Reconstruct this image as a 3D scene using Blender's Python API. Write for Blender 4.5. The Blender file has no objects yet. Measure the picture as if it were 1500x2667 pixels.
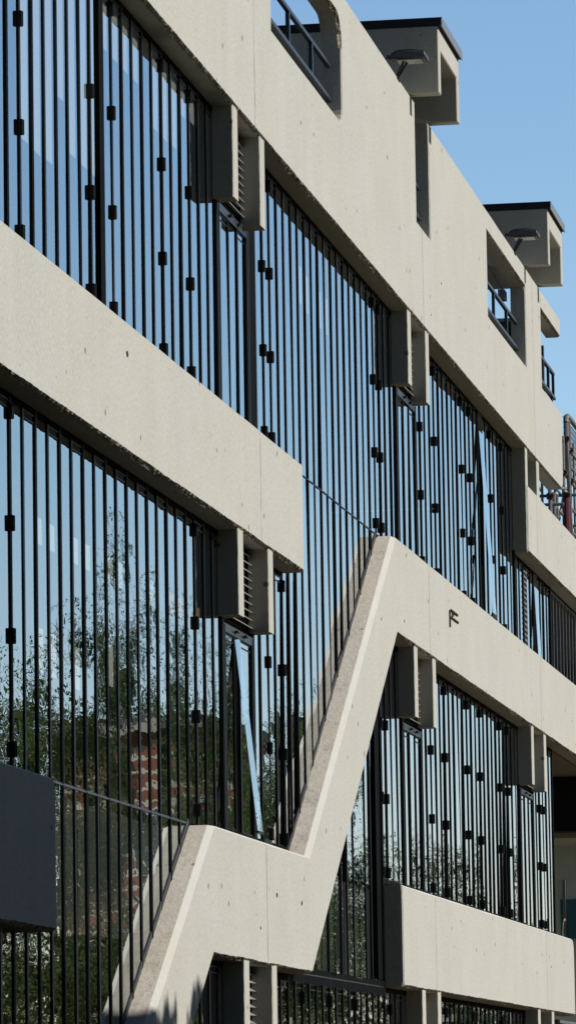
import bpy, bmesh, math, random
from mathutils import Vector, Matrix, noise
from mathutils.geometry import tessellate_polygon

C = bpy.context.scene.collection
scene = bpy.context.scene
EYE = 1.7                       # camera height; levels below are measured from the eye
rnd = random.Random(7)
GLASS_Y = 0.24                  # glass plane; the concrete fronts stand at y = 0

# ------------------------------------------------------------------ materials
def new_mat(name):
    m = bpy.data.materials.new(name); m.use_nodes = True
    nt = m.node_tree
    for n in list(nt.nodes): nt.nodes.remove(n)
    out = nt.nodes.new('ShaderNodeOutputMaterial')
    return m, nt, out

def N(nt, t, **kw):
    n = nt.nodes.new(t)
    for k, v in kw.items():
        if k in n.inputs.keys(): n.inputs[k].default_value = v
        else: setattr(n, k, v)
    return n

def simple(name, col, rough=0.5, metal=0.0, spec=0.5, var=0.0, scale=8.0, bump=0.0):
    m, nt, out = new_mat(name)
    b = N(nt, 'ShaderNodeBsdfPrincipled', Roughness=rough, Metallic=metal)
    b.inputs['Specular IOR Level'].default_value = spec
    b.inputs['Base Color'].default_value = (*col, 1)
    nt.links.new(b.outputs[0], out.inputs[0])
    if var or bump:
        g = N(nt, 'ShaderNodeNewGeometry')
        ns = N(nt, 'ShaderNodeTexNoise', Scale=scale, Detail=6.0, Roughness=0.65)
        nt.links.new(g.outputs['Position'], ns.inputs['Vector'])
        if var:
            r = N(nt, 'ShaderNodeMapRange')
            r.inputs['From Min'].default_value = .3; r.inputs['From Max'].default_value = .7
            r.inputs['To Min'].default_value = 1 - var; r.inputs['To Max'].default_value = 1 + var
            mx = N(nt, 'ShaderNodeMix', data_type='RGBA', blend_type='MULTIPLY')
            mx.inputs[0].default_value = 1
            mx.inputs[6].default_value = (*col, 1)
            nt.links.new(ns.outputs['Fac'], r.inputs['Value'])
            nt.links.new(r.outputs[0], mx.inputs[7])
            nt.links.new(mx.outputs[2], b.inputs['Base Color'])
        if bump:
            bp = N(nt, 'ShaderNodeBump', Strength=bump, Distance=.02)
            nt.links.new(ns.outputs['Fac'], bp.inputs['Height'])
            nt.links.new(bp.outputs[0], b.inputs['Normal'])
    return m

def concrete(name, col, grain=.09, bump=.35, pits=True, rust=False, coarse=False, joints=False):
    m, nt, out = new_mat(name)
    L = nt.links.new
    b = N(nt, 'ShaderNodeBsdfPrincipled', Roughness=.92)
    b.inputs['Specular IOR Level'].default_value = .15
    L(b.outputs[0], out.inputs[0])
    g = N(nt, 'ShaderNodeNewGeometry')
    def nz(scale, detail=4., rough=.6, vec=None):
        n = N(nt, 'ShaderNodeTexNoise', Scale=scale, Detail=detail, Roughness=rough)
        L(vec if vec is not None else g.outputs['Position'], n.inputs['Vector']); return n.outputs['Fac']
    def rng(v, a, b_, c, d):
        r = N(nt, 'ShaderNodeMapRange'); L(v, r.inputs['Value'])
        for k, x in zip(('From Min', 'From Max', 'To Min', 'To Max'), (a, b_, c, d)): r.inputs[k].default_value = x
        return r.outputs[0]
    def mul(a, b_):
        n = N(nt, 'ShaderNodeMath', operation='MULTIPLY'); L(a, n.inputs[0])
        if hasattr(b_, 'is_linked'): L(b_, n.inputs[1])
        else: n.inputs[1].default_value = b_
        return n.outputs[0]
    # squashed coordinates: vertical run-off streaks
    mp = N(nt, 'ShaderNodeMapping'); mp.inputs['Scale'].default_value = (1, 1, .09)
    L(g.outputs['Position'], mp.inputs['Vector'])
    fine = nz(26 if not coarse else 14, 5., .75)
    big = nz(.9, 4., .6)
    streak = nz(3.2, 4., .6, mp.outputs[0])
    v = mul(rng(fine, .3, .7, 1 - grain, 1 + grain), rng(big, .3, .7, .955, 1.035))
    v = mul(v, rng(streak, .35, .75, 1.012, .972))
    if pits:
        vo = N(nt, 'ShaderNodeTexVoronoi', Scale=2.3); L(g.outputs['Position'], vo.inputs['Vector'])
        v = mul(v, rng(vo.outputs['Distance'], .055, .085, .35, 1.0))
        vo2 = N(nt, 'ShaderNodeTexVoronoi', Scale=7.0); L(g.outputs['Position'], vo2.inputs['Vector'])
        v = mul(v, rng(vo2.outputs['Distance'], .06, .12, .72, 1.0))
    if joints:            # hairline formwork joint every 12.8 m and a fainter one between
        sx = N(nt, 'ShaderNodeSeparateXYZ'); L(g.outputs['Position'], sx.inputs[0])
        def line(off, per, half, dark):
            a = N(nt, 'ShaderNodeMath', operation='ADD'); L(sx.outputs[0], a.inputs[0]); a.inputs[1].default_value = -off + per / 2
            md = N(nt, 'ShaderNodeMath', operation='FLOORED_MODULO'); L(a.outputs[0], md.inputs[0]); md.inputs[1].default_value = per
            s = N(nt, 'ShaderNodeMath', operation='SUBTRACT'); L(md.outputs[0], s.inputs[0]); s.inputs[1].default_value = per / 2
            ab = N(nt, 'ShaderNodeMath', operation='ABSOLUTE'); L(s.outputs[0], ab.inputs[0])
            brk = rng(nz(5.0, 3.), .35, .6, half * .4, half * 1.3)
            lt = N(nt, 'ShaderNodeMath', operation='LESS_THAN'); L(ab.outputs[0], lt.inputs[0]); L(brk, lt.inputs[1])
            return rng(lt.outputs[0], 0, 1, 1, dark)
        v = mul(v, line(47.72, 12.85, .018, .52))
    mx = N(nt, 'ShaderNodeMix', data_type='RGBA', blend_type='MULTIPLY'); mx.inputs[0].default_value = 1
    base = N(nt, 'ShaderNodeMix', data_type='RGBA')
    L(rng(nz(.45, 5.), .35, .65, 0, 1), base.inputs[0])
    base.inputs[6].default_value = (*col, 1)
    base.inputs[7].default_value = (col[0] * .97, col[1] * .985, col[2] * 1.03, 1)
    L(base.outputs[2], mx.inputs[6]); L(v, mx.inputs[7])
    colour = mx.outputs[2]
    if rust:
        r = N(nt, 'ShaderNodeMix', data_type='RGBA')
        L(rng(nz(1.7, 4., .7), .70, .80, 0, .7), r.inputs[0])
        L(colour, r.inputs[6]); r.inputs[7].default_value = (.42, .20, .06, 1)
        d = N(nt, 'ShaderNodeMix', data_type='RGBA', blend_type='MULTIPLY'); d.inputs[0].default_value = 1
        L(r.outputs[2], d.inputs[6]); L(rng(nz(2.3, 6., .75), .30, .5, .70, 1.03), d.inputs[7])
        colour = d.outputs[2]
    L(colour, b.inputs['Base Color'])
    bp = N(nt, 'ShaderNodeBump', Strength=bump, Distance=.012 if not coarse else .03)
    L(nz(38 if not coarse else 16, 6., .75), bp.inputs['Height'])
    bp2 = N(nt, 'ShaderNodeBump', Strength=.25, Distance=.05)
    L(nz(1.3, 3.), bp2.inputs['Height']); L(bp.outputs[0], bp2.inputs['Normal'])
    L(bp2.outputs[0], b.inputs['Normal'])
    return m

CON = (.478, .464, .408)
M_con = concrete('cast_concrete', CON, grain=.17, joints=True)
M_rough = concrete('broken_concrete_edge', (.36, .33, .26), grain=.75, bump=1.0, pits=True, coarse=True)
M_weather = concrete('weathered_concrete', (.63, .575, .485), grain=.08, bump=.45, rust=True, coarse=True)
M_lit_arris = concrete('sunlit_arris_tone', (.56, .545, .49), grain=.05, bump=.15, pits=False)  # same concrete in a lighter colour: sun on chamfers and top edges painted in
M_fin = concrete('fin_concrete', (.47, .453, .395), grain=.07, bump=.3)
M_frame = simple('black_painted_metal', (.007, .0075, .009), .5, 0, .16, var=.35, scale=30)
M_head = simple('dark_metal_head', (.008, .0085, .009), .8, 0, .02)
M_rail = simple('weathered_steel', (.055, .06, .07), .45, .6, .5, var=.3, scale=40)
M_alu = simple('dull_aluminium', (.34, .33, .31), .5, .3, .5)
M_bar = simple('grey_thin_bar', (.20, .19, .20), .5, .3)
M_hinge = simple('hinge_metal', (.009, .010, .011), .55, 0, .2)
M_cope = simple('dark_coping_felt', (.018, .021, .032), .7, 0, .3, var=.2, scale=6)
M_copelip = simple('grey_coping_lip', (.20, .21, .23), .5, .3)
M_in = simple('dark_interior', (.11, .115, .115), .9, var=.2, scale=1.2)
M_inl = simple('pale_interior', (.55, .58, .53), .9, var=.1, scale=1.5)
M_blind = simple('white_blind', (.75, .74, .72), .9)
M_white = simple('white_paper', (.8, .79, .75), .9)
M_orange = simple('orange_paper', (.62, .30, .09), .9)
M_lamp = simple('lamp_housing', (.075, .076, .082), .5, .2, .5, var=.15, scale=25)
M_lens = simple('lamp_lens', (.45, .46, .42), .25)
M_scaf = simple('galvanised_tube', (.20, .19, .19), .5, .3, .5, var=.3, scale=18)
M_red = simple('red_sleeve', (.11, .012, .03), .6)
M_net = simple('blue_grey_mesh', (.12, .17, .24), .7)
M_rust = simple('rusty_clamp', (.08, .05, .035), .8, var=.3, scale=40)
M_dark = simple('black_void', (.006, .006, .007), .95)
M_teal = simple('teal_poster', (.03, .12, .15), .8)
M_straw = simple('dry_straw', (.38, .30, .16), .9)

def glass_mat():
    m, nt, out = new_mat('reflective_window_glass')
    L = nt.links.new
    g = N(nt, 'ShaderNodeNewGeometry')
    mp = N(nt, 'ShaderNodeMapping'); mp.inputs['Scale'].default_value = (1.3, 1.3, 4.2)
    L(g.outputs['Position'], mp.inputs['Vector'])
    ns = N(nt, 'ShaderNodeTexNoise', Scale=1.0, Detail=2.0, Roughness=.45); L(mp.outputs[0], ns.inputs['Vector'])
    bp = N(nt, 'ShaderNodeBump', Strength=.3, Distance=.005); L(ns.outputs['Fac'], bp.inputs['Height'])
    fr = N(nt, 'ShaderNodeFresnel', IOR=1.5); L(bp.outputs[0], fr.inputs['Normal'])
    a = N(nt, 'ShaderNodeMath', operation='MULTIPLY'); L(fr.outputs[0], a.inputs[0]); a.inputs[1].default_value = 4
    b = N(nt, 'ShaderNodeMath', operation='MULTIPLY_ADD'); L(fr.outputs[0], b.inputs[0]); b.inputs[1].default_value = 3; b.inputs[2].default_value = 1
    d = N(nt, 'ShaderNodeMath', operation='DIVIDE'); L(a.outputs[0], d.inputs[0]); L(b.outputs[0], d.inputs[1])
    tr = N(nt, 'ShaderNodeBsdfTransparent'); tr.inputs[0].default_value = (.82, .86, .84, 1)
    gl = N(nt, 'ShaderNodeBsdfGlossy', Roughness=.0); gl.inputs['Color'].default_value = (.91, .95, .97, 1)
    L(bp.outputs[0], gl.inputs['Normal'])
    mx = N(nt, 'ShaderNodeMixShader'); L(d.outputs[0], mx.inputs[0]); L(tr.outputs[0], mx.inputs[1]); L(gl.outputs[0], mx.inputs[2])
    L(mx.outputs[0], out.inputs[0])
    return m
M_glass = glass_mat()

def leaf_mat(name, c1, c2):
    m, nt, out = new_mat(name)
    L = nt.links.new
    oi = N(nt, 'ShaderNodeObjectInfo')
    g = N(nt, 'ShaderNodeNewGeometry')
    ns = N(nt, 'ShaderNodeTexNoise', Scale=1.3, Detail=3.0); L(g.outputs['Position'], ns.inputs['Vector'])
    mx = N(nt, 'ShaderNodeMix', data_type='RGBA'); mx.inputs[6].default_value = (*c1, 1); mx.inputs[7].default_value = (*c2, 1)
    r = N(nt, 'ShaderNodeMapRange'); r.inputs['From Min'].default_value = .35; r.inputs['From Max'].default_value = .65
    L(ns.outputs['Fac'], r.inputs['Value']); L(r.outputs[0], mx.inputs[0])
    d = N(nt, 'ShaderNodeBsdfDiffuse'); t = N(nt, 'ShaderNodeBsdfTranslucent')
    L(mx.outputs[2], d.inputs[0]); L(mx.outputs[2], t.inputs[0])
    s = N(nt, 'ShaderNodeMixShader'); s.inputs[0].default_value = .5
    L(d.outputs[0], s.inputs[1]); L(t.outputs[0], s.inputs[2]); L(s.outputs[0], out.inputs[0])
    return m
M_leaf = leaf_mat('green_foliage', (.09, .145, .05), (.20, .25, .09))
M_leaf2 = leaf_mat('dark_foliage', (.07, .12, .05), (.17, .215, .085))
M_bark = simple('bark', (.09, .07, .05), .95, var=.3, scale=6, bump=.6)

# ------------------------------------------------------------------ mesh helpers
class MB:
    def __init__(s): s.v = []; s.f = []; s.m = []
    def box(s, x0, x1, y0, y1, z0, z1, mi=0):
        b = len(s.v)
        for x in (x0, x1):
            for y in (y0, y1):
                for z in (z0, z1): s.v.append((x, y, z))
        for q in ((0, 1, 3, 2), (4, 6, 7, 5), (0, 4, 5, 1), (2, 3, 7, 6), (0, 2, 6, 4), (1, 5, 7, 3)):
            s.f.append(tuple(b + i for i in q)); s.m.append(mi)
    def quad(s, pts, mi=0):
        b = len(s.v); s.v += [tuple(p) for p in pts]; s.f.append(tuple(range(b, b + len(pts)))); s.m.append(mi)
    def tube(s, p, q, r0, r1=None, n=8, mi=0, caps=True):
        r1 = r0 if r1 is None else r1
        p, q = Vector(p), Vector(q); d = (q - p).normalized()
        a = d.orthogonal().normalized(); c = d.cross(a); b = len(s.v)
        for k in range(n):
            t = 2 * math.pi * k / n; o = a * math.cos(t) + c * math.sin(t)
            s.v.append(tuple(p + o * r0)); s.v.append(tuple(q + o * r1))
        for k in range(n):
            k2 = (k + 1) % n
            s.f.append((b + 2 * k, b + 2 * k2, b + 2 * k2 + 1, b + 2 * k + 1)); s.m.append(mi)
        if caps:
            s.f.append(tuple(b + 2 * k for k in range(n))[::-1]); s.m.append(mi)
            s.f.append(tuple(b + 2 * k + 1 for k in range(n))); s.m.append(mi)
    def path(s, pts, r, n=8, mi=0):
        for a, b in zip(pts, pts[1:]): s.tube(a, b, r, r, n, mi)
    def mesh(s, name, mats):
        me = bpy.data.meshes.new(name); me.from_pydata(s.v, [], s.f)
        for m in mats: me.materials.append(m)
        me.polygons.foreach_set('material_index', s.m); me.update()
        bm = bmesh.new(); bm.from_mesh(me); bmesh.ops.recalc_face_normals(bm, faces=bm.faces) if len(s.f) > 1 else None
        bm.to_mesh(me); bm.free()
        return me
    def build(s, name, mats, parent=None, loc=(0, 0, 0)):
        if not isinstance(mats, (list, tuple)): mats = [mats]
        return link(name, s.mesh(name, mats), parent, loc)

def link(name, me, parent=None, loc=(0, 0, 0)):
    o = bpy.data.objects.new(name, me); C.objects.link(o); o.location = loc
    if parent is not None: o.parent = parent
    return o
def tag(o, label=None, cat=None, group=None, kind=None):
    for k, v in (('label', label), ('category', cat), ('group', group), ('kind', kind)):
        if v: o[k] = v
    return o
def empty(name, loc, label, cat, group=None):
    o = bpy.data.objects.new(name, None); C.objects.link(o); o.location = loc; o.empty_display_size = .2
    return tag(o, label, cat, group)

# cast plate: outline in (x, z), every edge with its own arris: s crisp, r broken, v upright, w wide chamfer, n plain
STEP = {'s': .22, 'r': .032, 'v': .07, 'w': .16, 'n': 2.0}
def arris(kind, x, z):
    w = noise.noise((x * .9, z * .9, 3.1))
    if kind == 's': return .021 + .005 * w, .026
    if kind == 'r':
        a = noise.noise((x * 5.5, z * 5.5, 1.7)); b = noise.noise((x * 1.1, z, 8.3)); c = noise.noise((x * 17, z * 9, 4.4))
        t = max(0.012, .030 + .004 * a + .008 * b + .005 * c)
        return t, max(.02, .034 + .25 * t + .010 * c)
    if kind == 'v':
        a = noise.noise((x * 6, z * 9, 2.2)); return .014 + .006 * a, .016
    if kind == 'w': return .042 + .004 * w, .060
    return .004, .004
def resample(loop):
    out = []
    n = len(loop)
    for i in range(n):
        x0, z0, k = loop[i]; x1, z1, _ = loop[(i + 1) % n]
        d = math.hypot(x1 - x0, z1 - z0); m = max(1, int(d / STEP[k]))
        for j in range(m):
            t = j / m; out.append((x0 + (x1 - x0) * t, z0 + (z1 - z0) * t, k))
    return out
def plate(name, loops, parent, mats, y0=0.0, T=.232, zoff=EYE):
    mb = MB(); fronts = []; backs = []
    for li, loop in enumerate(loops):
        area = sum(loop[i][0] * loop[(i + 1) % len(loop)][1] - loop[(i + 1) % len(loop)][0] * loop[i][1] for i in range(len(loop)))
        want = 1 if li == 0 else -1          # outer counter-clockwise, holes clockwise: the solid is on the left
        if area * want < 0:
            pts = [(p[0], p[1]) for p in loop][::-1]; ks = [p[2] for p in loop][::-1]
            ks = ks[1:] + ks[:1]
            loop = [(p[0], p[1], k) for p, k in zip(pts, ks)]
        R = resample(loop); n = len(R); ring = []
        for i in range(n):
            x, z, k = R[i]; xp, zp, kp = R[i - 1]; xn, zn, _ = R[(i + 1) % n]
            e1 = Vector((x - xp, z - zp)).normalized(); e2 = Vector((xn - x, zn - z)).normalized()
            n1 = Vector((-e1.y, e1.x)); n2 = Vector((-e2.y, e2.x))
            c1, d1 = arris(kp, x, z); c2, d2 = arris(k, x, z)
            cr = n1.x * n2.y - n1.y * n2.x
            if abs(cr) < .12:
                v = (n1 + n2).normalized() * max(c1, c2)
            else:
                v = Vector(((c1 * n2.y - c2 * n1.y) / cr, (n1.x * c2 - n2.x * c1) / cr))
            d = max(d1, d2)
            j, jy = .5, .5
            if 'r' in (k, kp): j = rnd.uniform(.3, .7); jy = rnd.uniform(.25, .75)
            ring.append(((x + v.x, y0, z + v.y), (x + v.x * j, y0 + d * jy, z + v.y * j), (x, y0 + d, z), (x, y0 + T, z), k))
        b = len(mb.v)
        for r in ring: mb.v += [(p[0], p[1], p[2] + zoff) for p in r[:4]]
        for i in range(n):
            i2 = (i + 1) % n; k = ring[i][4]
            for l in range(3):
                mb.f.append((b + 4 * i + l, b + 4 * i2 + l, b + 4 * i2 + l + 1, b + 4 * i + l + 1))
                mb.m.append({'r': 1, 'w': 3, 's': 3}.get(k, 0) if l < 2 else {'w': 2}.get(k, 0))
        fronts.append([b + 4 * i for i in range(n)]); backs.append([b + 4 * i + 3 for i in range(n)])
    for rows in (fronts, backs):
        flat = [i for r in rows for i in r]
        tri = tessellate_polygon([[Vector((mb.v[i][0], mb.v[i][2], 0)) for i in r] for r in rows])
        for t in tri:
            mb.f.append(tuple(flat[i] for i in t)); mb.m.append(0)
    me = bpy.data.meshes.new(name); me.from_pydata(mb.v, [], mb.f)
    for m in mats: me.materials.append(m)
    me.polygons.foreach_set('material_index', mb.m)
    bm = bmesh.new(); bm.from_mesh(me); bmesh.ops.recalc_face_normals(bm, faces=bm.faces); bm.to_mesh(me); bm.free()
    me.update()
    return link(name, me, parent)
def arc(cx, cz, r, a0, a1, k, n=8):
    return [(cx + r * math.cos(math.radians(a0 + (a1 - a0) * i / n)), cz + r * math.sin(math.radians(a0 + (a1 - a0) * i / n)), k) for i in range(n + 1)]

# ------------------------------------------------------------------ the building
B = empty('office_building', (47, 2, 0), 'long concrete office building with glazed strips, stepped concrete bands and a zigzag stair balustrade', 'building')
binv = (-47, -2, 0)
_link = link
def link(name, me, parent=None, loc=(0, 0, 0)):
    o = _link(name, me, parent, loc)
    if parent is B: o.location = (loc[0] + binv[0], loc[1] + binv[1], loc[2] + binv[2])
    return o
PM = [M_con, M_rough, M_weather, M_lit_arris]
XL = 22.0
# parapet wall of the roof terrace, with its openings
hole1 = [(48.82, 11.31, 's'), (53.45, 11.31, 's')] + arc(53.62, 11.48, .17, -90, 0, 'v', 4) + [(53.80, 12.2, 'v')] \
        + arc(53.45, 12.2, .35, 0, 90, 'r', 7) + [(48.82, 12.55, 'v')]
hole0 = [(x - 12.8, z, k) for x, z, k in hole1]
hole2 = [(67.6, 11.31, 's'), (72.5, 11.31, 'v'), (72.5, 12.55, 'r'), (67.6, 12.55, 'v')]
def notch(x0, x1): return [(x1, 12.87, 'v'), (x1, 11.32, 's'), (x0, 11.32, 'v')]
parA = [(XL, 10.015, 'r'), (77.25, 10.015, 'r')] + arc(77.30, 10.22, .18, -80, 0, 'r', 4) + [(77.48, 10.4, 'v'), (77.48, 11.31, 's'), (74.6, 11.31, 'v'),
        (74.6, 12.56, 'r'), (77.52, 12.56, 'v'), (77.52, 12.87, 's')] + notch(60.06, 61.42) + [(60.06, 12.87, 's')] + notch(47.26, 48.62)[0:0] + [(XL, 12.87, 's')]
# fix kind order for the notch (edge kinds belong to the edge that starts at the point)
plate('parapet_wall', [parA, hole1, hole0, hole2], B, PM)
# solid bands
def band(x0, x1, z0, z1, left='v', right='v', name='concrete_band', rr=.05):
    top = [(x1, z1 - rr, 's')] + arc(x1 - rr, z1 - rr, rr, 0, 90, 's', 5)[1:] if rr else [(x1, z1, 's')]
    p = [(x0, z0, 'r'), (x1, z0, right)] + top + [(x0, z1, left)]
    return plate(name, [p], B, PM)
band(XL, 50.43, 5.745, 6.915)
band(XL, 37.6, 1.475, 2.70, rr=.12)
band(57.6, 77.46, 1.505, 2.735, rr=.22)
# upper split level band with the upright pier above its end
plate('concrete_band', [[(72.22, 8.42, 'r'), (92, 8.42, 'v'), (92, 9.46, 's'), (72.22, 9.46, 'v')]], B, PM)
# stair balustrade: flight, landing, flight, landing, in one casting
stair = [(39.3, -1.65, 'v'), (43.75, .97, 'v')] + [(44.63, 1.50, 'r'), (50.53, 1.48, 'v'), (57.54, 5.77, 'r'), (92, 5.77, 'v'), (92, 6.965, 's'),
         (57.52, 6.965, 'w'), (50.45, 2.715, 's'), (44.72, 2.73, 'w'), (37.3, -1.65, 'n')]
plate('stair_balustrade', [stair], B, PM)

# fins
def fin_mesh(z0, z1, w=.285):
    mb = MB(); y0, y1 = .022, .236
    z0 += EYE; z1 += EYE
    n = max(4, int((z1 - z0) / .06)); lv = [z0 + (z1 - z0) * i / n for i in range(n + 1)]
    ring = []
    for z in lv:
        a = .006 + .004 * rnd.random(); c = .006 + .003 * rnd.random()
        ring.append([(0, y1), (0, y0 + a), (a, y0), (w - c, y0), (w, y0 + c), (w, y1)])
    b = 0
    for z, r in zip(lv, ring): mb.v += [(x, y, z) for x, y in r]
    for i in range(n):
        for k in range(6):
            k2 = (k + 1) % 6
            mb.f.append((6 * i + k, 6 * i + k2, 6 * i + 6 + k2, 6 * i + 6 + k)); mb.m.append(0)
    mb.f.append(tuple(range(6))); mb.m.append(0); mb.f.append(tuple(6 * n + k for k in range(6))); mb.m.append(0)
    return mb.mesh('concrete_fin', [M_fin])
fm = {'u': fin_mesh(9.09, 10.06), 'm': fin_mesh(4.90, 5.81), 'l': fin_mesh(.62, 1.53), 'u3': fin_mesh(8.46, 10.06, .262), 'u4': fin_mesh(9.40, 10.06, .33)}
for x, k in ((46.49, 'u'), (48.11, 'u'), (59.19, 'u'), (60.88, 'u'), (72.19, 'u3'), (73.74, 'u4'),
             (46.46, 'm'), (48.25, 'm'), (59.22, 'm'), (60.96, 'm'), (72.20, 'm'), (73.92, 'm'),
             (46.45, 'l'), (48.10, 'l'), (59.38, 'l'), (60.83, 'l'), (72.3, 'l'), (74.2, 'l'),
             (33.7, 'u'), (35.3, 'u'), (33.7, 'm'), (35.3, 'm')):
    link('concrete_fin', fm[k], B, (x, 0, 0))

# roof hoods: an inverted channel running out over the parapet
def hood(x):
    mb = MB(); y0, y1 = -.38, 2.6; z0, z1 = 12.875 + EYE, 13.75 + EYE; w = 2.04; t = .19
    out = [(0, z0), (t, z0), (t, z1 - .30), (w - .21, z1 - .30), (w - .21, z0), (w, z0), (w, z1), (0, z1)]
    front = [mb.v.append((a, y0, b)) or len(mb.v) - 1 for a, b in out]
    back = [mb.v.append((a, y1, b)) or len(mb.v) - 1 for a, b in out]
    for f in (front, back):
        for q in ((0, 1, 2, 7), (2, 3, 6, 7), (3, 4, 5, 6)): mb.f.append(tuple(f[i] for i in q)); mb.m.append(0)
    for i in range(8):
        j = (i + 1) % 8; mb.f.append((front[i], front[j], back[j], back[i])); mb.m.append(0)
    me = mb.mesh('roof_hood', [M_fin])
    bm = bmesh.new(); bm.from_mesh(me)
    bmesh.ops.bevel(bm, geom=[e for e in bm.edges if e.calc_face_angle(0) > .5], offset=.012, segments=1, affect='EDGES'); bm.to_mesh(me); bm.free()
    h = link('roof_hood', me, B, (x, 0, 0))
    cb = MB(); z = z1
    cb.box(-.015, w + .03, y0 - .04, y1, z + .002, z + .105, 0)
    cb.box(-.02, w + .035, y0 - .05, y0 - .041, z - .012, z + .11, 1)
    cb.build('coping', [M_cope, M_copelip], h)
hood(59.63); hood(72.43)

# roof terrace floor, storey slabs and dark rooms behind the glass
def slab(name, x0, x1, y0, y1, z0, z1, m):
    mb = MB(); mb.box(x0, x1, y0, y1, z0 + EYE, z1 + EYE); return mb.build(name, m, B)
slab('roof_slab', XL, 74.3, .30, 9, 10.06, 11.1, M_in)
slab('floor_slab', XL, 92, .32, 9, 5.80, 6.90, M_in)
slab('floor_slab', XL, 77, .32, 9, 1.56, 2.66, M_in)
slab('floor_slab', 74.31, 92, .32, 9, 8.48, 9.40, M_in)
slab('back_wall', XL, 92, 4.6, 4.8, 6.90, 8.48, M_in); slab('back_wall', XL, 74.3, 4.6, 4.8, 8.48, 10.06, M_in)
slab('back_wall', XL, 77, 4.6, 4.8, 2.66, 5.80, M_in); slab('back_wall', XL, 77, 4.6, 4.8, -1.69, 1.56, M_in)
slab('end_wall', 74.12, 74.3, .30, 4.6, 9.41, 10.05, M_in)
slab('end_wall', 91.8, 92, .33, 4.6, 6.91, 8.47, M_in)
slab('end_wall', XL - .2, XL, .0, 9, -1.69, 11.1, M_con)
# the recessed entrance past the end of the glass
slab('end_wall', 76.92, 77.0, .30, 4.6, 2.68, 5.78, M_dark)
slab('soffit', 77.02, 92, .245, 6, 5.74, 5.79, simple('brown_soffit', (.23, .17, .11), .8, var=.15, scale=2))
slab('fascia', 82.9, 83.35, .25, 6, 4.79, 5.735, M_dark)
slab('lobby_wall', 86.0, 86.2, .25, 6, 1.45, 4.80, M_inl)
slab('lobby_wall', 83.3, 86.0, 3.0, 3.15, 1.45, 4.80, M_inl)
slab('lobby_ceiling', 83.36, 86.0, .25, 3.0, 4.70, 4.80, simple('lobby_ceiling_tile', (.42, .40, .30), .9))
slab('lobby_floor', 77.1, 86.0, .25, 6, 1.40, 1.45, M_in)
slab('poster', 85.93, 85.99, .3, 1.1, 3.05, 3.75, M_teal)
slab('blind_strip', 85.90, 85.97, 1.0, 1.05, 2.6, 4.1, M_bar)
slab('service_wall', 83, 83.2, .25, 6, -1.69, 1.38, M_dark)

# ------------------------------------------------------------------ glazing
PITCH = .478
cells = []
def grid(x0, x1): 
    n = round((x1 - x0) / PITCH); return [x0 + (x1 - x0) * i / n for i in range(n + 1)]
mull_cache = {}
def mullion(z0, z1, kind):
    key = (round(z0, 3), round(z1, 3), kind)
    if key not in mull_cache:
        mb = MB(); w, p = {'a': (.060, .0130), 'b': (.054, .0115), 'c': (.095, .021), 'g': (.030, .012), 'd': (.30, .004)}[kind]
        g = GLASS_Y
        mb.box(-w / 2, w / 2, g - p, g + .012, z0 + EYE, z1 + EYE)
        if kind in 'ac': mb.box(-w * .16, w * .16, g - p - .004, g - p - .0005, z0 + EYE, z1 + EYE)
        mull_cache[key] = mb.mesh('mullion', [M_bar if kind == 'g' else M_frame])
    return mull_cache[key]
pane_cache = {}
def pane_mesh(w, h, sash, rails=True):
    """one glass leaf, hung from its top edge at z = 0, with its thin frame rails"""
    key = (round(w, 3), round(h, 3), sash, rails)
    if key not in pane_cache:
        mb = MB(); a = w / 2 - .012
        mb.quad([(-a, 0, -h), (a, 0, -h), (a, 0, 0), (-a, 0, 0)], 0)
        t = .045 if sash else .022
        if rails: mb.box(-a, a, -.006, .02, -t, 0, 1)
        if rails is True: mb.box(-a, a, -.006, .02, -h, -h + t, 1)
        if sash:
            mb.box(-a, a, -.004, .02, -t - .06, -t - .045, 1)
        me = bpy.data.meshes.new('pane'); me.from_pydata(mb.v, [], mb.f)
        me.materials.append(M_glass); me.materials.append(M_frame)
        me.polygons.foreach_set('material_index', mb.m); me.update()
        pane_cache[key] = me
    return pane_cache[key]
hinge_me = None
def hinge_mesh():
    mb = MB(); g = GLASS_Y
    mb.box(-.030, .030, g - .034, g, -.062, .062); mb.tube((0, g - .036, -.060), (0, g - .036, .060), .008, n=8)
    return mb.mesh('hinge', [M_hinge])
hinge_me = hinge_mesh()

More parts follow.
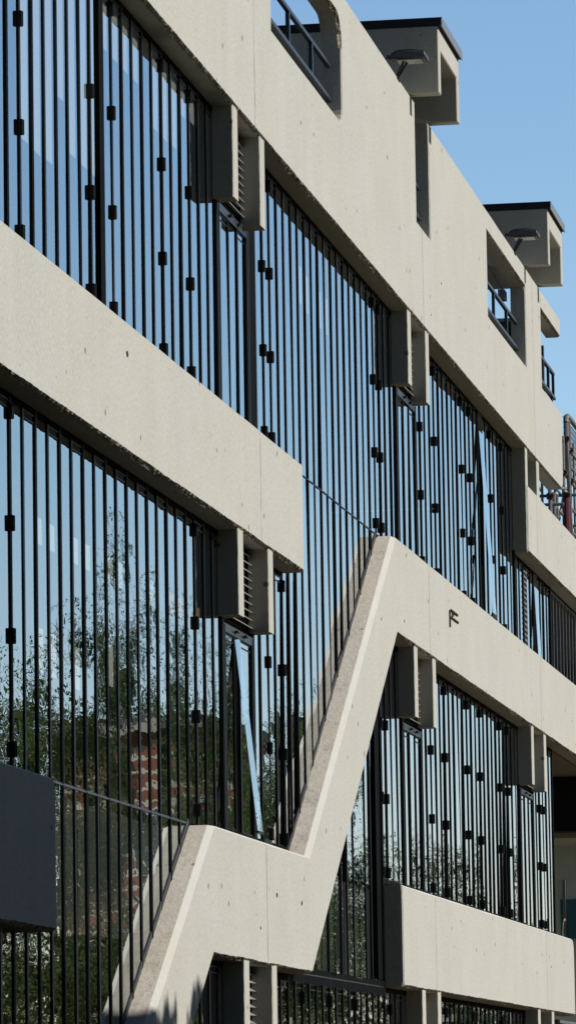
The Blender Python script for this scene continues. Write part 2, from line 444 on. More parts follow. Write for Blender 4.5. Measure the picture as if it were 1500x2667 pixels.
def bay(xs, z0, z1, hinges=(), hz=(), opened={}, tilt=.0020, odd=0, head=.075, sill=.055, posts=('c', 'c'), pr=(.012, .016), rails=True):
    mb = MB(); g = GLASS_Y
    mb.box(xs[0], xs[-1], g - pr[0], g + .04, z1 - head + EYE, z1 + EYE)
    mb.box(xs[0], xs[-1], g - pr[1], g + .04, z0 + EYE, z0 + sill + EYE)
    for xa, xb in ((xs[0], xs[0] + .03), (xs[-1] - .03, xs[-1])): mb.box(xa, xb, g + .013, g + .039, z0 + sill + EYE, z1 - head + EYE)
    bf = mb.build('window_bay', M_head, B)
    def put(name, me, x, z=0.0):
        o = _link(name, me, bf, (x, 0, z)); return o
    for i, x in enumerate(xs):
        k = posts[0] if i == 0 else posts[1] if i == len(xs) - 1 else ('a' if (i + odd) % 2 else 'b')
        if k: put('mullion', mullion(z0, z1, k), x)
    for i in range(len(xs) - 1):
        w = xs[i + 1] - xs[i]; zt = z1 - head * .6
        h = zt - z0 - sill * .5
        o = put('pane', pane_mesh(w, h, (i + odd) % 2 == 0 and rails, rails), (xs[i] + xs[i + 1]) / 2, zt + EYE)
        o.location.y = g
        big = rnd.random() < .12
        o.rotation_euler = (math.radians(opened.get(i, 0)) * -1 + rnd.gauss(0, tilt * .5), 0, rnd.gauss(0, tilt * (2.6 if big else 1)))
        if i in opened: o.location.y = g - .012
    for x in hinges:
        xi = min(xs, key=lambda q: abs(q - x))
        for z in hz: put('hinge', hinge_me, xi, z + EYE)
    return bf

def main_bay(x0, x1): return grid(x0, x1)
HU = (7.13, 8.0, 8.9, 9.85); HM = (2.90, 3.80, 4.70, 5.60)
m0 = main_bay(35.65, 46.65); m1 = main_bay(48.45, 59.45); m2 = main_bay(61.25, 72.25)
# top storey
bay(m0, 7.0, 10.04, (37.7, 40.2, 41.6, 44.0, 45.4), HU)
bay(m1, 7.0, 10.04, (49.4, 49.75, 57.68, 58.15), HU, odd=1, sill=.006, pr=(.012, .002), rails=2)
i_open = min(range(len(m2) - 1), key=lambda i: abs(m2[i] - 68.0))
bay(m2, 7.0, 10.04, (61.95, 63.4, 65.8, 67.16, 69.58, 71.03), HU, {i_open: 3.2})
# middle storey
bay(m0, 2.755, 5.77, (36.9, 45.45), HM, sill=.008, pr=(.012, .002), tilt=.0013, rails=2)
nv = [x for x in m1 if x < 50.5]; nm = [x for x in m1 if 50.2 < x < 57.6]; nr = [x for x in m1 if x > 57.2]
bay(nv, 2.76, 5.77, (49.28, 50.2), HM, odd=1, posts=('c', 'a'), tilt=.006)
bay(nm, 1.52, 6.985, (), (), odd=1, posts=(None, 'c'), tilt=.006, head=.006, pr=(.002, .016), rails=False)
bay(nr, 2.76, 5.79, (57.7, 58.17), HM, posts=(None, 'c'), tilt=.004)
bay(m2, 2.76, 5.79, (62.0, 63.47, 66.0, 67.3, 69.72, 71.05), HM, tilt=.005)
m3 = grid(74.05, 76.92)
bay(m3, 2.76, 5.79, (75.03, 75.65), HM, odd=1, posts=('c', 'a'))
# lower storey
lo0 = [x for x in m0 if x < 44.9]; lo0b = [x for x in m0 if x > 44.5]
bay(lo0, -1.68, 2.74, (), (), odd=0, posts=('c', 'a'), head=.008, pr=(.002, .016), tilt=.0013, rails=False)
bay(lo0b, -1.68, 1.52, (45.4,), (1.32, .6), posts=(None, 'c'))
bay(nv, -1.68, 1.48, (49.4,), (1.3, .6), odd=1, posts=('c', 'a'))
bay(nm, -1.68, 1.50, (51.4, 53.3, 55.2), (1.25,), odd=1, posts=(None, 'a'), head=.09)
bay(nr, -1.68, 1.52, (58.1,), (1.25,), posts=(None, 'c'))
bay(m2, -1.68, 1.52, (63.4, 66., 69.6), (1.3,))
# the narrow bays between paired fins: louvres over a casement light
blade = MB(); 
blade.quad([(0, -.052, -.030), (1.66, -.052, -.030), (1.66, .0, .0), (0, .0, .0)], 0)
blade.box(0, 1.66, -.056, -.050, -.036, -.028, 0)
blade_me = blade.mesh('louvre_blade', [M_alu])
def narrow(x0, x1, z0, z1, zl, opened={}, hz=()):
    mb = MB(); w = x1 - x0
    mb.box(x0 + .03, x1 - .03, GLASS_Y + .012, GLASS_Y + .03, zl + EYE, z1 + EYE)
    gr = mb.build('vent_grille', M_dark, B)
    n = int((z1 - zl) / .081)
    for i in range(n):
        b_ = _link('louvre_blade', blade_me, gr, (x0 + .04, GLASS_Y + .01, z1 - .06 - i * .081 + EYE)); b_.scale.x = (w - .08) / 1.66
    mb = MB(); mb.box(x0, x1, GLASS_Y - .022, GLASS_Y + .05, zl - .13 + EYE, zl - .045 + EYE)
    for f in (.36, .66):
        mb.box(x0 + w * f - .02, x0 + w * f + .02, GLASS_Y - .055, GLASS_Y - .02, zl - .10 + EYE, zl - .075 + EYE)
        mb.tube((x0 + w * f - .05, GLASS_Y - .05, zl - .087 + EYE), (x0 + w * f + .05, GLASS_Y - .05, zl - .087 + EYE), .014)
    mb.build('transom', M_rail, B)
    xs = [x0 + .05, x0 + .62, x0 + (.96 if opened else 1.17), x1 - .04]
    bay(xs, z0, zl - .06, (), (), opened, posts=('c', 'c'), head=.07, tilt=.004)
for x0, x1 in ((46.70, 48.42), (59.50, 61.22)):
    narrow(x0, x1, 7.0, 10.0, 9.14)
    narrow(x0, x1, 2.76, 5.76, 4.90, {1: 6.0} if x0 < 50 else {})
    narrow(x0, x1, -1.68, 1.5, .64)
narrow(72.30, 74.02, 2.76, 5.76, 4.90); narrow(72.30, 74.02, -1.68, 1.5, .64)
# wide dark posts right of the first pair of fins on the top storey, and by the stair landing
def post(x0, x1, z0, z1, p=.006):
    mb = MB(); mb.box(x0, x1, GLASS_Y - p, GLASS_Y + .05, z0 + EYE, z1 + EYE); mb.build('corner_post', M_head, B)
post(48.47, 48.90, 7.06, 9.96); post(40.75, 40.95, 7.06, 9.96, .024)
post(57.02, 57.40, 1.6, 5.7)
# split-level strip of lights under the upper band, and the open screen after it
f0 = grid(72.40, 77.2)
bay(f0, 6.98, 8.44, (), (), {5: 2.2}, tilt=.003, posts=('c', 'c'), odd=1)
vb = MB(); vb.box(73.33, 73.80, GLASS_Y - .012, GLASS_Y - .008, 7.0 + EYE, 8.35 + EYE, 1)
for i in range(16): vb.box(73.35, 73.78, GLASS_Y - .024, GLASS_Y - .013, 7.03 + i * .082 + EYE, 7.055 + i * .082 + EYE, 0)
vb.build('vent_grille', [M_bar, M_dark], B)
sb = MB(); sb.box(77.3, 91.7, GLASS_Y + .01, GLASS_Y + .05, 8.36 + EYE, 8.40 + EYE); sc = sb.build('bar_screen', M_rail, B)
bar_me = mullion(6.98, 8.37, 'g')
for i in range(29): _link('screen_bar', bar_me, sc, (77.35 + i * .5, .02, 0))
# plain dark glazing past the left edge of the picture
for z0, z1 in ((7.0, 10.0), (2.76, 5.76), (-1.68, 1.5)):
    bay([XL + .1 + i * 2.21 for i in range(7)][:7], z0, z1, (), (), posts=('c', None))
# thin light rail across the glass where a floor passes behind it
for x0, x1, z, hh in ((50.5, 57.5, 6.995, .004), (37.7, 44.7, 2.748, .011), (50.6, 57.6, 1.51, .008)):
    mb = MB(); mb.box(x0, x1, GLASS_Y - .006, GLASS_Y - .0035, z - hh + EYE, z + hh + EYE); mb.build('floor_rail', M_rail, B)
# flashing where the stair casting meets the glass
for a, b_ in (((57.50, 6.98), (50.48, 2.75)), ((44.70, 2.75), (37.4, -1.62))):
    mb = MB(); v = Vector((b_[0] - a[0], 0, b_[1] - a[1])).normalized(); nn = Vector((-abs(v.z), 0, abs(v.x)))
    p, q = Vector((a[0], .229, a[1] + EYE)), Vector((b_[0], .229, b_[1] + EYE))
    mb.quad([p, q, q + nn * .05, p + nn * .05]); mb.quad([p + nn * .05, q + nn * .05, q + nn * .05 + Vector((0, .012, 0)), p + nn * .05 + Vector((0, .012, 0))])
    mb.build('flashing', M_rail, B)

# bolt holes and the small steel bracket in the concrete faces
hb = MB(); hb.tube((0, .004, 0), (0, -.003, 0), .024, .020, 10); hole_me = hb.mesh('bolt_hole', [M_dark])
for x, z, s in ((40.78, 6.62, 1.4), (56.21, 5.82, .8), (58.19, 5.99, .9), (48.32, 2.22, 1.2), (47.3, 1.85, .8), (49.9, 2.2, 1.2), (62.4, 10.9, .8), (78.0, 6.3, .8), (74.0, 2.2, .8), (61.3, 10.3, .6)):
    o = link('bolt_hole', hole_me, B, (x, 0, z + EYE)); o.scale = (s * 1.6, 1, s)
fb = MB()
fb.box(62.50, 62.63, -.010, -.001, 6.345 + EYE, 6.56 + EYE)
fb.box(62.631, 63.36, -.016, -.002, 6.560 + EYE, 6.588 + EYE); fb.box(62.631, 63.42, -.016, -.002, 6.468 + EYE, 6.492 + EYE)
fb.tube((62.80, -.014, 6.50 + EYE), (62.80, -.014, 6.55 + EYE), .013)
fb.build('steel_bracket', M_dark, B)

# ------------------------------------------------------------------ what is seen through the glass: blinds, paper sheets
def sheet(name, x, w, z0, z1, y, m, label, cat, group):
    mb = MB(); mb.box(-w / 2, w / 2, -.006, .006, 0, z1 - z0)
    return tag(mb.build(name, m, None, (x, y, z0 + EYE)), label, cat, group)
def cell_mid(x): 
    i = min(range(len(m0) - 1), key=lambda i: abs((m0[i] + m0[i + 1]) / 2 - x)); return (m0[i] + m0[i + 1]) / 2
low = {37.6: 7.95, 38.1: 7.94, 38.6: 7.96, 39.1: 8.6, 39.6: 8.2, 40.05: 8.2, 40.5: 8.2, 41.0: 9.45, 41.5: 9.45, 42.0: 9.45, 42.5: 9.46, 43.4: 9.2, 43.9: 9.2, 44.4: 9.22, 44.9: 9.62, 45.4: 9.65}
ORD = ['first', 'second', 'third', 'fourth', 'fifth', 'sixth', 'seventh', 'eighth', 'ninth', 'tenth', 'eleventh', 'twelfth', 'thirteenth', 'fourteenth', 'fifteenth', 'sixteenth']
for i, (x, z) in enumerate(low.items()):
    sheet('window_blind', cell_mid(x) + .05, .29, z, 9.92, .268, M_blind, ('long' if z < 8.7 else 'short') + ' white blind inside the upper left glass, ' + ORD[i] + ' from the left', 'blind', 'white blinds behind the upper left glass')
for i, x in enumerate((38.3, 38.8, 39.75, 40.25, 41.25, 41.7, 42.7, 43.2)):
    sheet('paper_sheet', x, .20, 4.67, 4.89, .27, M_white, 'small white sheet inside the middle storey glass, ' + ORD[i] + ' of its row from the left', 'paper', 'white sheets in the middle storey windows')
for i, (x, z) in enumerate(((52.15, 8.95), (52.62, 8.92), (53.55, 8.9), (54.05, 8.9), (55.4, 9.2))):
    sheet('paper_sheet', x, .16, z, z + .42, .27, M_white, 'pale sheet inside the upper glass right of the first fins, ' + ORD[i] + ' from the left', 'paper', 'pale sheets in the top storey windows')
for i, x in enumerate((42.7, 44.15, 44.6, 45.5)):
    sheet('paper_sheet', x, .2, 4.69, 4.88, .27, M_orange, 'small orange sheet inside the middle storey glass, ' + ORD[i] + ' from the left', 'paper', 'orange sheets in the middle storey windows')
for i, (x, z) in enumerate(((38.3, 3.62), (38.8, 3.62), (39.75, 3.60), (41.2, 3.75))):
    sheet('notice_board', x, .24, z, z + .36, .27, M_white, 'tall white board inside the middle storey glass, ' + ORD[i] + ' from the left', 'notice board', 'white boards in the middle storey windows')

# ------------------------------------------------------------------ railings behind the parapet openings
def railing(x0, x1, posts, label, tall=None):
    r = empty('metal_railing', (x0, .15, 11.5 + EYE), label, 'railing', 'railings of the roof terrace')
    L0 = (x0, .15, 11.5 + EYE)
    def prt(name, bx):
        mb = MB(); mb.box(bx[0] - L0[0], bx[1] - L0[0], bx[2] - L0[1], bx[3] - L0[1], bx[4] + EYE - L0[2], bx[5] + EYE - L0[2])
        o = _link(name, mb.mesh(name, [M_rail]), r); return o
    prt('top_rail', (x0, x1, .13, .18, 11.975, 12.02)); prt('bottom_rail', (x0, x1, .12, .19, 11.565, 11.61))
    for p in posts: prt('post', (p - .03, p + .03, .135, .178, 11.611, 11.974))
    for p in (x0 + .3, x1 - .3): prt('foot', (p - .03, p + .03, .14, .18, 11.09, 11.564))
    if tall: prt('tall_post', (tall - .05, tall + .05, .19, .24, 11.2, 12.31))
railing(48.9, 54.15, (50.9, 52.5, 54.1), 'dark metal railing behind the uppermost rounded parapet opening')
railing(60.10, 61.85, (60.4, 61.8), 'short dark railing seen in the narrow slot under the first roof hood')
railing(67.7, 73.0, (67.8, 69.6, 71.2, 72.8), 'dark metal railing behind the parapet opening under the second roof hood')
railing(74.7, 77.8, (74.8, 76.2, 77.0, 77.75), 'dark railing with a tall post at the far open end of the parapet', 76.75)
jb = MB(); jb.box(72.30, 72.62, .30, .40, 12.36 + EYE, 12.50 + EYE); jb.path([(72.5, .34, 12.5 + EYE), (71.4, .38, 12.62 + EYE), (70.4, .42, 12.72 + EYE), (69.6, .42, 12.86 + EYE)], .012)
tag(jb.build('cable_box', M_bar, None, (0, 0, 0)), 'grey cable box with a hanging cable in the second parapet opening', 'cable box')
up = MB(); up.box(73.2, 76.5, .34, .9, 11.12 + EYE, 12.14 + EYE); up.box(73.15, 76.55, .30, .94, 12.141 + EYE, 12.19 + EYE, 1)
link('roof_upstand', up.mesh('roof_upstand', [M_in, M_fin]), B)

# ------------------------------------------------------------------ floodlights on the parapet
def floodlight(x, z, label):
    r = empty('floodlight', (x, .02, z + EYE), label, 'floodlight', 'floodlights on the parapet')
    mb = MB()
    mb.box(-.07, .07, -.05, .07, -.002, .012); 
    mb.tube((-.035, 0, 0), (-.035, -.13, .27), .016); mb.tube((.035, 0, 0), (.035, -.16, .25), .018)
    _link('arm', mb.mesh('arm', [M_lamp]), r)
    bm = bmesh.new(); prof = [(-.40, .235), (-.385, .20), (.03, .215), (.075, .235), (.07, .285), (-.02, .325), (-.20, .335), (-.38, .30)]
    vs = [[bm.verts.new((s * (.15 if i not in (3, 4) else .12), y, zz)) for i, (y, zz) in enumerate(prof)] for s in (-1, 1)]
    bm.faces.new(vs[0]); bm.faces.new(vs[1][::-1])
    for i in range(len(prof)):
        j = (i + 1) % len(prof); bm.faces.new((vs[0][j], vs[0][i], vs[1][i], vs[1][j]))
    bmesh.ops.recalc_face_normals(bm, faces=bm.faces)
    bmesh.ops.bevel(bm, geom=list(bm.edges), offset=.028, segments=3, affect='EDGES', clamp_overlap=True)
    me = bpy.data.meshes.new('lamp_housing'); bm.to_mesh(me); bm.free(); me.materials.append(M_lamp)
    hs = _link('lamp_housing', me, r)
    mb = MB(); mb.box(-.12, .12, -.33, -.02, .192, .204); _link('lamp_lens', mb.mesh('lamp_lens', [M_lens]), hs)
    mb = MB(); mb.box(-.05, .05, .075, .12, .235, .285); mb.path([(0, .12, .26), (0, .17, .25), (0, .19, .12), (0, .16, 0)], .008); _link('cable_gland', mb.mesh('cable_gland', [M_lamp]), r)
floodlight(58.6, 12.87, 'dark floodlight on a forked arm, on the parapet by the upper roof hood')
floodlight(71.2, 12.87, 'dark floodlight on a forked arm, on the parapet by the lower, farther roof hood')

# ------------------------------------------------------------------ scaffold at the far end
S = empty('scaffold', (84, .8, 9.46 + EYE), 'grey tube scaffold with blue mesh and a red sleeve above the far band', 'scaffold')
S0 = Vector((84, .8, 9.46 + EYE))
def P3(x, y, z): return tuple(Vector((x, y, z + EYE)) - S0)
def sc_tube(name, pts, r=.028, m=M_scaf):
    mb = MB(); mb.path([P3(*p) for p in pts], r, 8); return _link(name, mb.mesh(name, [m]), S)
for y in (.6, 1.7):
    sc_tube('guard_rail', [(84.0, y, 11.2), (84.0, y, 12.08), (84.1, y, 12.2), (84.35, y, 12.25), (90, y, 12.25)], .045)
    for z in (11.65, 11.1, 10.62, 10.2): sc_tube('ledger', [(83.3, y, z), (90, y, z)])
    for x in (84.5, 86.6, 88.7): sc_tube('standard', [(x, y, 9.42), (x, y, 12.2)])
for x, z0, z1 in ((83.35, 9.42, 11.75), (81.05, 9.42, 10.62), (81.7, 9.42, 10.55)):
    sc_tube('standard', [(x, .6, z0), (x, .6, z1)], .034); sc_tube('standard', [(x, 1.7, z0), (x, 1.7, z1)], .03)
for z in (10.85, 10.3): sc_tube('transom_tube', [(81.4, .4, z), (81.4, 2.6, z)]); sc_tube('transom_tube', [(84.5, .4, z), (84.5, 2.6, z)])
sc_tube('ledger', [(80.9, .6, 10.55), (84.5, .6, 10.95)]); sc_tube('ledger', [(80.9, .62, 10.05), (90, .62, 10.05)])
sc_tube('brace', [(83.5, .55, 11.75), (84.2, .55, 9.5)], .034); sc_tube('brace', [(84.6, .5, 11.1), (88, .5, 9.5)]); sc_tube('brace', [(82, 1.6, 9.5), (85.5, 1.6, 11.0)])
for y in (.62, 1.2, 2.3):
    for z in (9.75, 10.35, 11.4): sc_tube('ledger', [(81.2 if z < 11 else 84, y, z), (90, y, z)], .022)
    for x in (82.4, 85.4, 87.6): sc_tube('standard', [(x, y, 9.42), (x, y, 10.6 if x < 84 else 11.9)], .024)
sc_tube('brace', [(82.2, .7, 9.5), (84.4, .7, 10.9)], .024); sc_tube('brace', [(83.0, 1.3, 10.9), (86.5, 1.3, 9.5)], .024)
sc_tube('red_sleeve', [(83.3, .55, 10.0), (83.3, .55, 10.68)], .060, M_red)
for x, y, z in ((83.35, .6, 11.1), (83.5, .56, 11.72), (83.3, .55, 10.70), (84.5, .6, 11.1), (83.3, .55, 9.98), (81.05, .6, 10.4), (84.5, .6, 11.65)):
    mb = MB(); a = P3(x, y, z); mb.tube((a[0], a[1], a[2] - .05), (a[0], a[1], a[2] + .05), .06, n=8); mb.tube((a[0] - .07, a[1] - .04, a[2]), (a[0] + .07, a[1] - .04, a[2]), .035, n=8)
    _link('coupler', mb.mesh('coupler', [M_rust]), S)
mb = MB()
for i in range(30):
    x = 84.05 + i * .2; mb.box(x, x + .02, .64, .65, 11.2 + EYE, 12.2 + EYE)
for i in range(11): mb.box(84.05, 90, .651, .658, 11.2 + i * .1 + EYE, 11.212 + i * .1 + EYE)
o = _link('safety_mesh', mb.mesh('safety_mesh', [M_net]), S, tuple(-S0))
mb = MB(); mb.box(81.8, 90, 1.0, 1.6, 9.9 + EYE, 9.95 + EYE); mb.box(82.6, 83.0, .9, 1.3, 9.95 + EYE, 10.25 + EYE); _link('deck_board', mb.mesh('deck_board', [M_dark]), S, tuple(-S0))

# dry weed on the lower band
mb = MB(); mb.path([(0, 0, 0), (.02, .01, .10), (.0, 0, .22), (.03, -.01, .30), (.12, -.02, .33)], .007, 5); mb.path([(.12, -.02, .33), (.18, -.02, .31)], .018, 5)
tag(mb.build('dry_weed', M_straw, None, (77.0, .12, 2.72 + EYE)), 'thin dry weed stalk growing on top of the lower right concrete band', 'weed')

# ------------------------------------------------------------------ trees and the brick house across the forecourt (they stand in the window reflections)
def tree_meshes(seed, H, R, base, leaf, nleaf, ls=(.07, .17)):
    r = random.Random(seed); tb = MB(); ends = []
    pts = [Vector((0, 0, 0))]
    for i in range(1, 7): pts.append(Vector((r.uniform(-.18, .18) * i * .4, r.uniform(-.18, .18) * i * .4, H * .8 * i / 6)))
    for i in range(6): tb.tube(pts[i], pts[i + 1], .26 * H / 12 * (1 - i / 7), .26 * H / 12 * (1 - (i + 1) / 7), 9, caps=False)
    for i in range(16):
        f = r.uniform(.25, .98); z = f * 5.99; k = min(5, int(z)); p = pts[k].lerp(pts[k + 1], z - k)
        a = r.uniform(0, 6.283); l = R * r.uniform(.5, .95) * (1.15 - .55 * f); q = p + Vector((math.cos(a) * l, math.sin(a) * l, l * r.uniform(.35, .9)))
        mid = p.lerp(q, .5) + Vector((0, 0, -.12 * l)); tb.tube(p, mid, .07, .05, 6, caps=False); tb.tube(mid, q, .05, .02, 6, caps=False); ends += [q, mid.lerp(q, .5)]
    lb = MB(); clumps = []
    for e in ends: clumps.append((e, r.uniform(.5, 1.0) * R * .32))
    for i in range(34):
        a = r.uniform(0, 6.283); f = r.uniform(0, 1); rad = R * math.sin(math.pi * (.18 + .75 * f)) * r.uniform(.45, 1.0)
        clumps.append((Vector((math.cos(a) * rad, math.sin(a) * rad, base + (H - base) * f)), R * r.uniform(.16, .34)))
    for i in range(nleaf):
        c, cr = r.choice(clumps)
        d = Vector((r.gauss(0, 1), r.gauss(0, 1), r.gauss(0, 1))).normalized() * cr * (r.random() ** .4)
        p = c + d; s = r.uniform(*ls); u = Vector((r.gauss(0, 1), r.gauss(0, 1), r.gauss(0, 1))).normalized(); w = u.orthogonal().normalized()
        b = len(lb.v); lb.v += [tuple(p - u * s), tuple(p + w * s * .55), tuple(p + u * s), tuple(p - w * s * .55)]; lb.f.append((b, b + 1, b + 2, b + 3)); lb.m.append(0)
    tm = bpy.data.meshes.new('trunk'); tm.from_pydata(tb.v, [], tb.f); tm.materials.append(M_bark)
    lm = bpy.data.meshes.new('crown'); lm.from_pydata(lb.v, [], lb.f); lm.materials.append(leaf)
    return tm, lm
T1 = tree_meshes(1, 13, 4.2, 3.0, M_leaf, 26000, (.035, .09)); T2 = tree_meshes(2, 15, 3.6, 4.0, M_leaf2, 22000, (.035, .09)); T3 = tree_meshes(3, 9, 3.4, 1.2, M_leaf, 24000, (.03, .08)); T4 = tree_meshes(4, 15, 3.0, 3.0, M_leaf2, 30000); T5 = tree_meshes(5, 9, 2.6, 1.0, M_leaf, 22000)
def tree(T, x, y, s, rz, label, group, wide=1.0):
    e = empty('broadleaf_tree', (x, y, 0), label, 'tree', group); e.scale = (s * wide, s * wide, s * rnd.uniform(.97, 1.05)); e.rotation_euler.z = rz
    _link('trunk', T[0], e); _link('crown', T[1], e)
g1 = 'trees mirrored in the windows'
for T, d, ph, h, *wd in ((T1, 98, 12.7, 10.6), (T2, 101, 12.0, 11.6), (T2, 110, 11.25, 14.4, .30), (T2, 116, 10.35, 13.8, .34), (T2, 150, 10.9, 17.5, .5), (T1, 124, 9.75, 12.4),
                    (T2, 122, 9.2, 12.4), (T3, 126, 8.35, 8.8), (T3, 127, 7.55, 8.4), (T3, 104, 11.6, 5.6), (T3, 106, 10.6, 6.0), (T3, 108, 9.5, 6.6), (T3, 102, 12.5, 6.2), (T3, 132, 6.9, 5.6)):
    H0 = {id(T1): 13, id(T2): 15, id(T3): 9, id(T4): 15}[id(T)]
    tree(T, d, 8.48 - d * math.tan(math.radians(ph)), h / H0, rnd.uniform(0, 6.28), 'leafy green tree of the row mirrored in the lower left windows', g1, wd[0] if wd else .62 if T is not T3 else .8)
g2 = 'street trees shading the lower left corner'
for T, x, y, s in ((T4, 36.6, -12.6, 1.00), (T4, 36.8, -15.4, 1.12), (T4, 33.0, -13.4, 1.05), (T4, 37.4, -13.8, 1.04), (T1, 27, -15, 1.1), (T2, 20, -15, 1.0), (T4, 38.0, -14.6, .97), (T5, 41.6, -12.0, 1.165), (T5, 43.0, -11.8, 1.13), (T5, 43.9, -12.2, 1.16), (T5, 46.9, -12.2, 1.12),
                   (T5, 42.4, -13.2, 1.235), (T5, 45.4, -13.4, 1.22), (T3, 50, -13.0, .93), (T2, 12, -18, 1.0), (T1, 4, -22, 1.0), (T2, -6, -16, 1.0)):
    tree(T, x, y, s, rnd.uniform(0, 6.28), 'leafy street tree in front of the building, outside the picture, shading its lower left corner', g2)

def brick_mat():
    m, nt, out = new_mat('striped_brick')
    L = nt.links.new
    g = N(nt, 'ShaderNodeNewGeometry'); sx = N(nt, 'ShaderNodeSeparateXYZ'); L(g.outputs['Position'], sx.inputs[0])
    md = N(nt, 'ShaderNodeMath', operation='FLOORED_MODULO'); L(sx.outputs[2], md.inputs[0]); md.inputs[1].default_value = .42
    lt = N(nt, 'ShaderNodeMath', operation='LESS_THAN'); L(md.outputs[0], lt.inputs[0]); lt.inputs[1].default_value = .13
    ns = N(nt, 'ShaderNodeTexNoise', Scale=3.0, Detail=5.0); L(g.outputs['Position'], ns.inputs['Vector'])
    c = N(nt, 'ShaderNodeMix', data_type='RGBA'); c.inputs[6].default_value = (.30, .10, .06, 1); c.inputs[7].default_value = (.36, .14, .085, 1); L(ns.outputs['Fac'], c.inputs[0])
    mx = N(nt, 'ShaderNodeMix', data_type='RGBA'); L(lt.outputs[0], mx.inputs[0]); L(c.outputs[2], mx.inputs[6]); mx.inputs[7].default_value = (.75, .70, .58, 1)
    b = N(nt, 'ShaderNodeBsdfPrincipled', Roughness=.9); L(mx.outputs[2], b.inputs['Base Color']); L(b.outputs[0], out.inputs[0])
    return m
H = empty('brick_house', (140, -19.2, 0), 'red brick house with pale stone stripes mirrored in the lower left windows', 'house')
H.rotation_euler.z = math.radians(22)
mb = MB(); mb.box(0, 4, -2.6, 2.6, 0, 13.0); _link('wall', mb.mesh('wall', [brick_mat()]), H)
mb = MB(); mb.box(-.2, 4.2, -2.8, 2.8, 13.001, 13.3); mb.box(.3, 3.7, -2.3, 2.3, 13.301, 13.5, 1)
_link('roof', mb.mesh('roof', [simple('stone_cornice', (.55, .52, .46), .8, var=.1, scale=3), simple('slate_roof', (.06, .06, .07), .7, var=.2, scale=3)]), H)
wm = MB(); wm.box(-.06, .02, -.6, .6, 0, 1.9, 1); wm.box(-.08, -.061, -.5, -.04, .1, 1.8, 0); wm.box(-.08, -.061, .04, .5, .1, 1.8, 0)
wme = wm.mesh('window', [M_in, M_white])
for y in (-1.4, 1.2):
    for z in (1.2, 5.0, 8.8): _link('window', wme, H, (0, y, z))

# ------------------------------------------------------------------ ground
def ground():
    m, nt, out = new_mat('paving_and_grass'); L = nt.links.new
    g = N(nt, 'ShaderNodeNewGeometry'); ns = N(nt, 'ShaderNodeTexNoise', Scale=.05, Detail=8.0); L(g.outputs['Position'], ns.inputs['Vector'])
    mx = N(nt, 'ShaderNodeMix', data_type='RGBA'); mx.inputs[6].default_value = (.085, .065, .036, 1); mx.inputs[7].default_value = (.05, .062, .02, 1)
    r = N(nt, 'ShaderNodeMapRange'); r.inputs['From Min'].default_value = .45; r.inputs['From Max'].default_value = .6; L(ns.outputs['Fac'], r.inputs['Value']); L(r.outputs[0], mx.inputs[0])
    b = N(nt, 'ShaderNodeBsdfPrincipled', Roughness=.95); L(mx.outputs[2], b.inputs['Base Color']); L(b.outputs[0], out.inputs[0]); return m
mb = MB(); mb.quad([(-1500, -1500, 0), (1500, -1500, 0), (1500, 1500, 0), (-1500, 1500, 0)])
tag(mb.build('ground', ground()), kind='structure')
mb = MB(); mb.box(-20, 100, -9.5, -.6, .001, .03)
tag(mb.build('pavement', simple('stone_paving', (.12, .095, .06), .9, var=.15, scale=2.0)), kind='structure')

# ------------------------------------------------------------------ light, sky, camera
sd = Vector((.035, -.815, .578)).normalized()
w = bpy.data.worlds.new('World'); scene.world = w; w.use_nodes = True
nt = w.node_tree; bg = nt.nodes['Background']
sky = nt.nodes.new('ShaderNodeTexSky'); sky.sky_type = 'NISHITA'; sky.sun_disc = False
sky.sun_elevation = math.asin(sd.z); sky.sun_rotation = math.atan2(sd.x, sd.y)
sky.air_density = 1.0; sky.dust_density = .25; sky.ozone_density = 2.2
hs = nt.nodes.new('ShaderNodeHueSaturation'); hs.inputs['Saturation'].default_value = 1.1
tc = nt.nodes.new('ShaderNodeTexCoord'); dt = nt.nodes.new('ShaderNodeVectorMath'); dt.operation = 'DOT_PRODUCT'
nt.links.new(tc.outputs['Generated'], dt.inputs[0]); dt.inputs[1].default_value = Vector((1, .05, 0)).normalized()
mr = nt.nodes.new('ShaderNodeMapRange'); mr.interpolation_type = 'SMOOTHSTEP'      # added dimming: sky stays bright along the view, cut elsewhere to lower ambient light
for k, v in (('From Min', .35), ('From Max', .97), ('To Min', .225), ('To Max', 1.0)): mr.inputs[k].default_value = v
nt.links.new(dt.outputs['Value'], mr.inputs['Value'])
mm = nt.nodes.new('ShaderNodeMix'); mm.data_type = 'RGBA'; mm.blend_type = 'MULTIPLY'; mm.inputs[0].default_value = 1
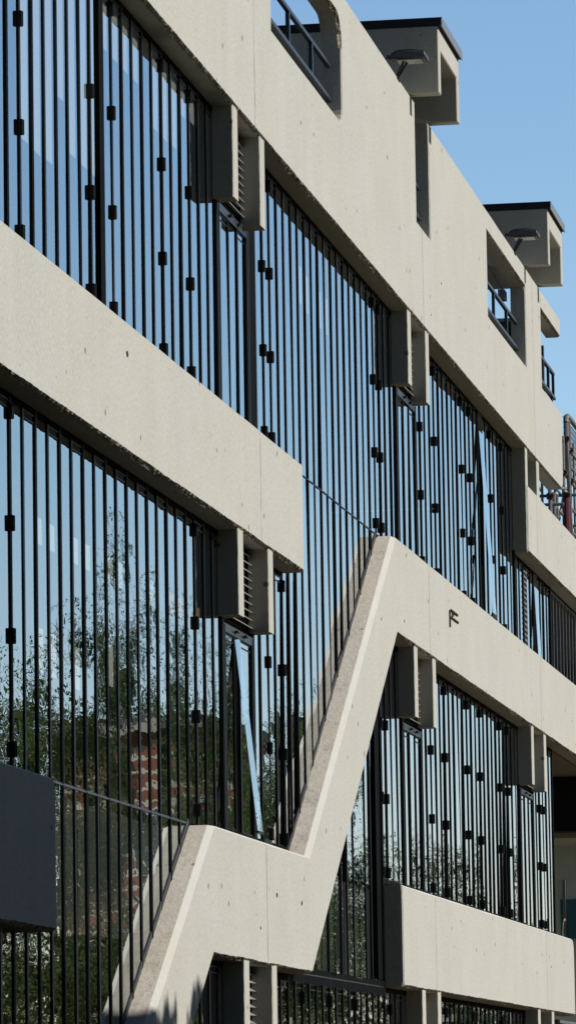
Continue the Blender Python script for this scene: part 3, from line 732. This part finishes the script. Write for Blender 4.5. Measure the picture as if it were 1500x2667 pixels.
nt.links.new(sky.outputs[0], hs.inputs['Color']); nt.links.new(hs.outputs[0], mm.inputs[6]); nt.links.new(mr.outputs[0], mm.inputs[7])
sp = nt.nodes.new('ShaderNodeSeparateXYZ'); nt.links.new(tc.outputs['Generated'], sp.inputs[0])
m2_ = nt.nodes.new('ShaderNodeMapRange')
for k, v in (('From Min', .02), ('From Max', .14), ('To Min', 1), ('To Max', 0)): m2_.inputs[k].default_value = v
nt.links.new(sp.outputs[2], m2_.inputs['Value'])
tint = nt.nodes.new('ShaderNodeMix'); tint.data_type = 'RGBA'; tint.blend_type = 'MULTIPLY'
nt.links.new(m2_.outputs[0], tint.inputs[0]); nt.links.new(mm.outputs[2], tint.inputs[6]); tint.inputs[7].default_value = (1.08, .98, 1.07, 1)
nt.links.new(tint.outputs[2], bg.inputs[0])
bg.inputs[1].default_value = .15
sl = bpy.data.lights.new('sun', 'SUN'); sl.energy = 4.75; sl.angle = math.radians(.5); sl.color = (1, .965, .90)
so = bpy.data.objects.new('sun', sl); C.objects.link(so); so.rotation_euler = sd.to_track_quat('Z', 'Y').to_euler()

yaw, pitch, roll, f = .1605, .1247, .01606, 12550
Rt = Vector((math.sin(yaw), -math.cos(yaw), 0)); F = Vector((math.cos(yaw) * math.cos(pitch), math.sin(yaw) * math.cos(pitch), math.sin(pitch)))
U = Rt.cross(F); c, s = math.cos(roll), math.sin(roll)
right = Rt * c - U * s; upv = Rt * s + U * c
cd = bpy.data.cameras.new('camera'); co = bpy.data.objects.new('camera', cd); C.objects.link(co)
co.matrix_world = Matrix(((right.x, upv.x, -F.x, 0), (right.y, upv.y, -F.y, -8.0), (right.z, upv.z, -F.z, EYE), (0, 0, 0, 1)))
cd.sensor_fit = 'HORIZONTAL'; cd.sensor_width = 36; cd.lens = 36 * f / 1500; cd.clip_end = 4000; cd.clip_start = .5
scene.camera = co
scene.view_settings.view_transform = 'Standard'; scene.view_settings.look = 'None'; scene.view_settings.exposure = 0
scene.cycles.caustics_reflective = False; scene.cycles.caustics_refractive = False; scene.cycles.max_bounces = 10; scene.cycles.transparent_max_bounces = 12
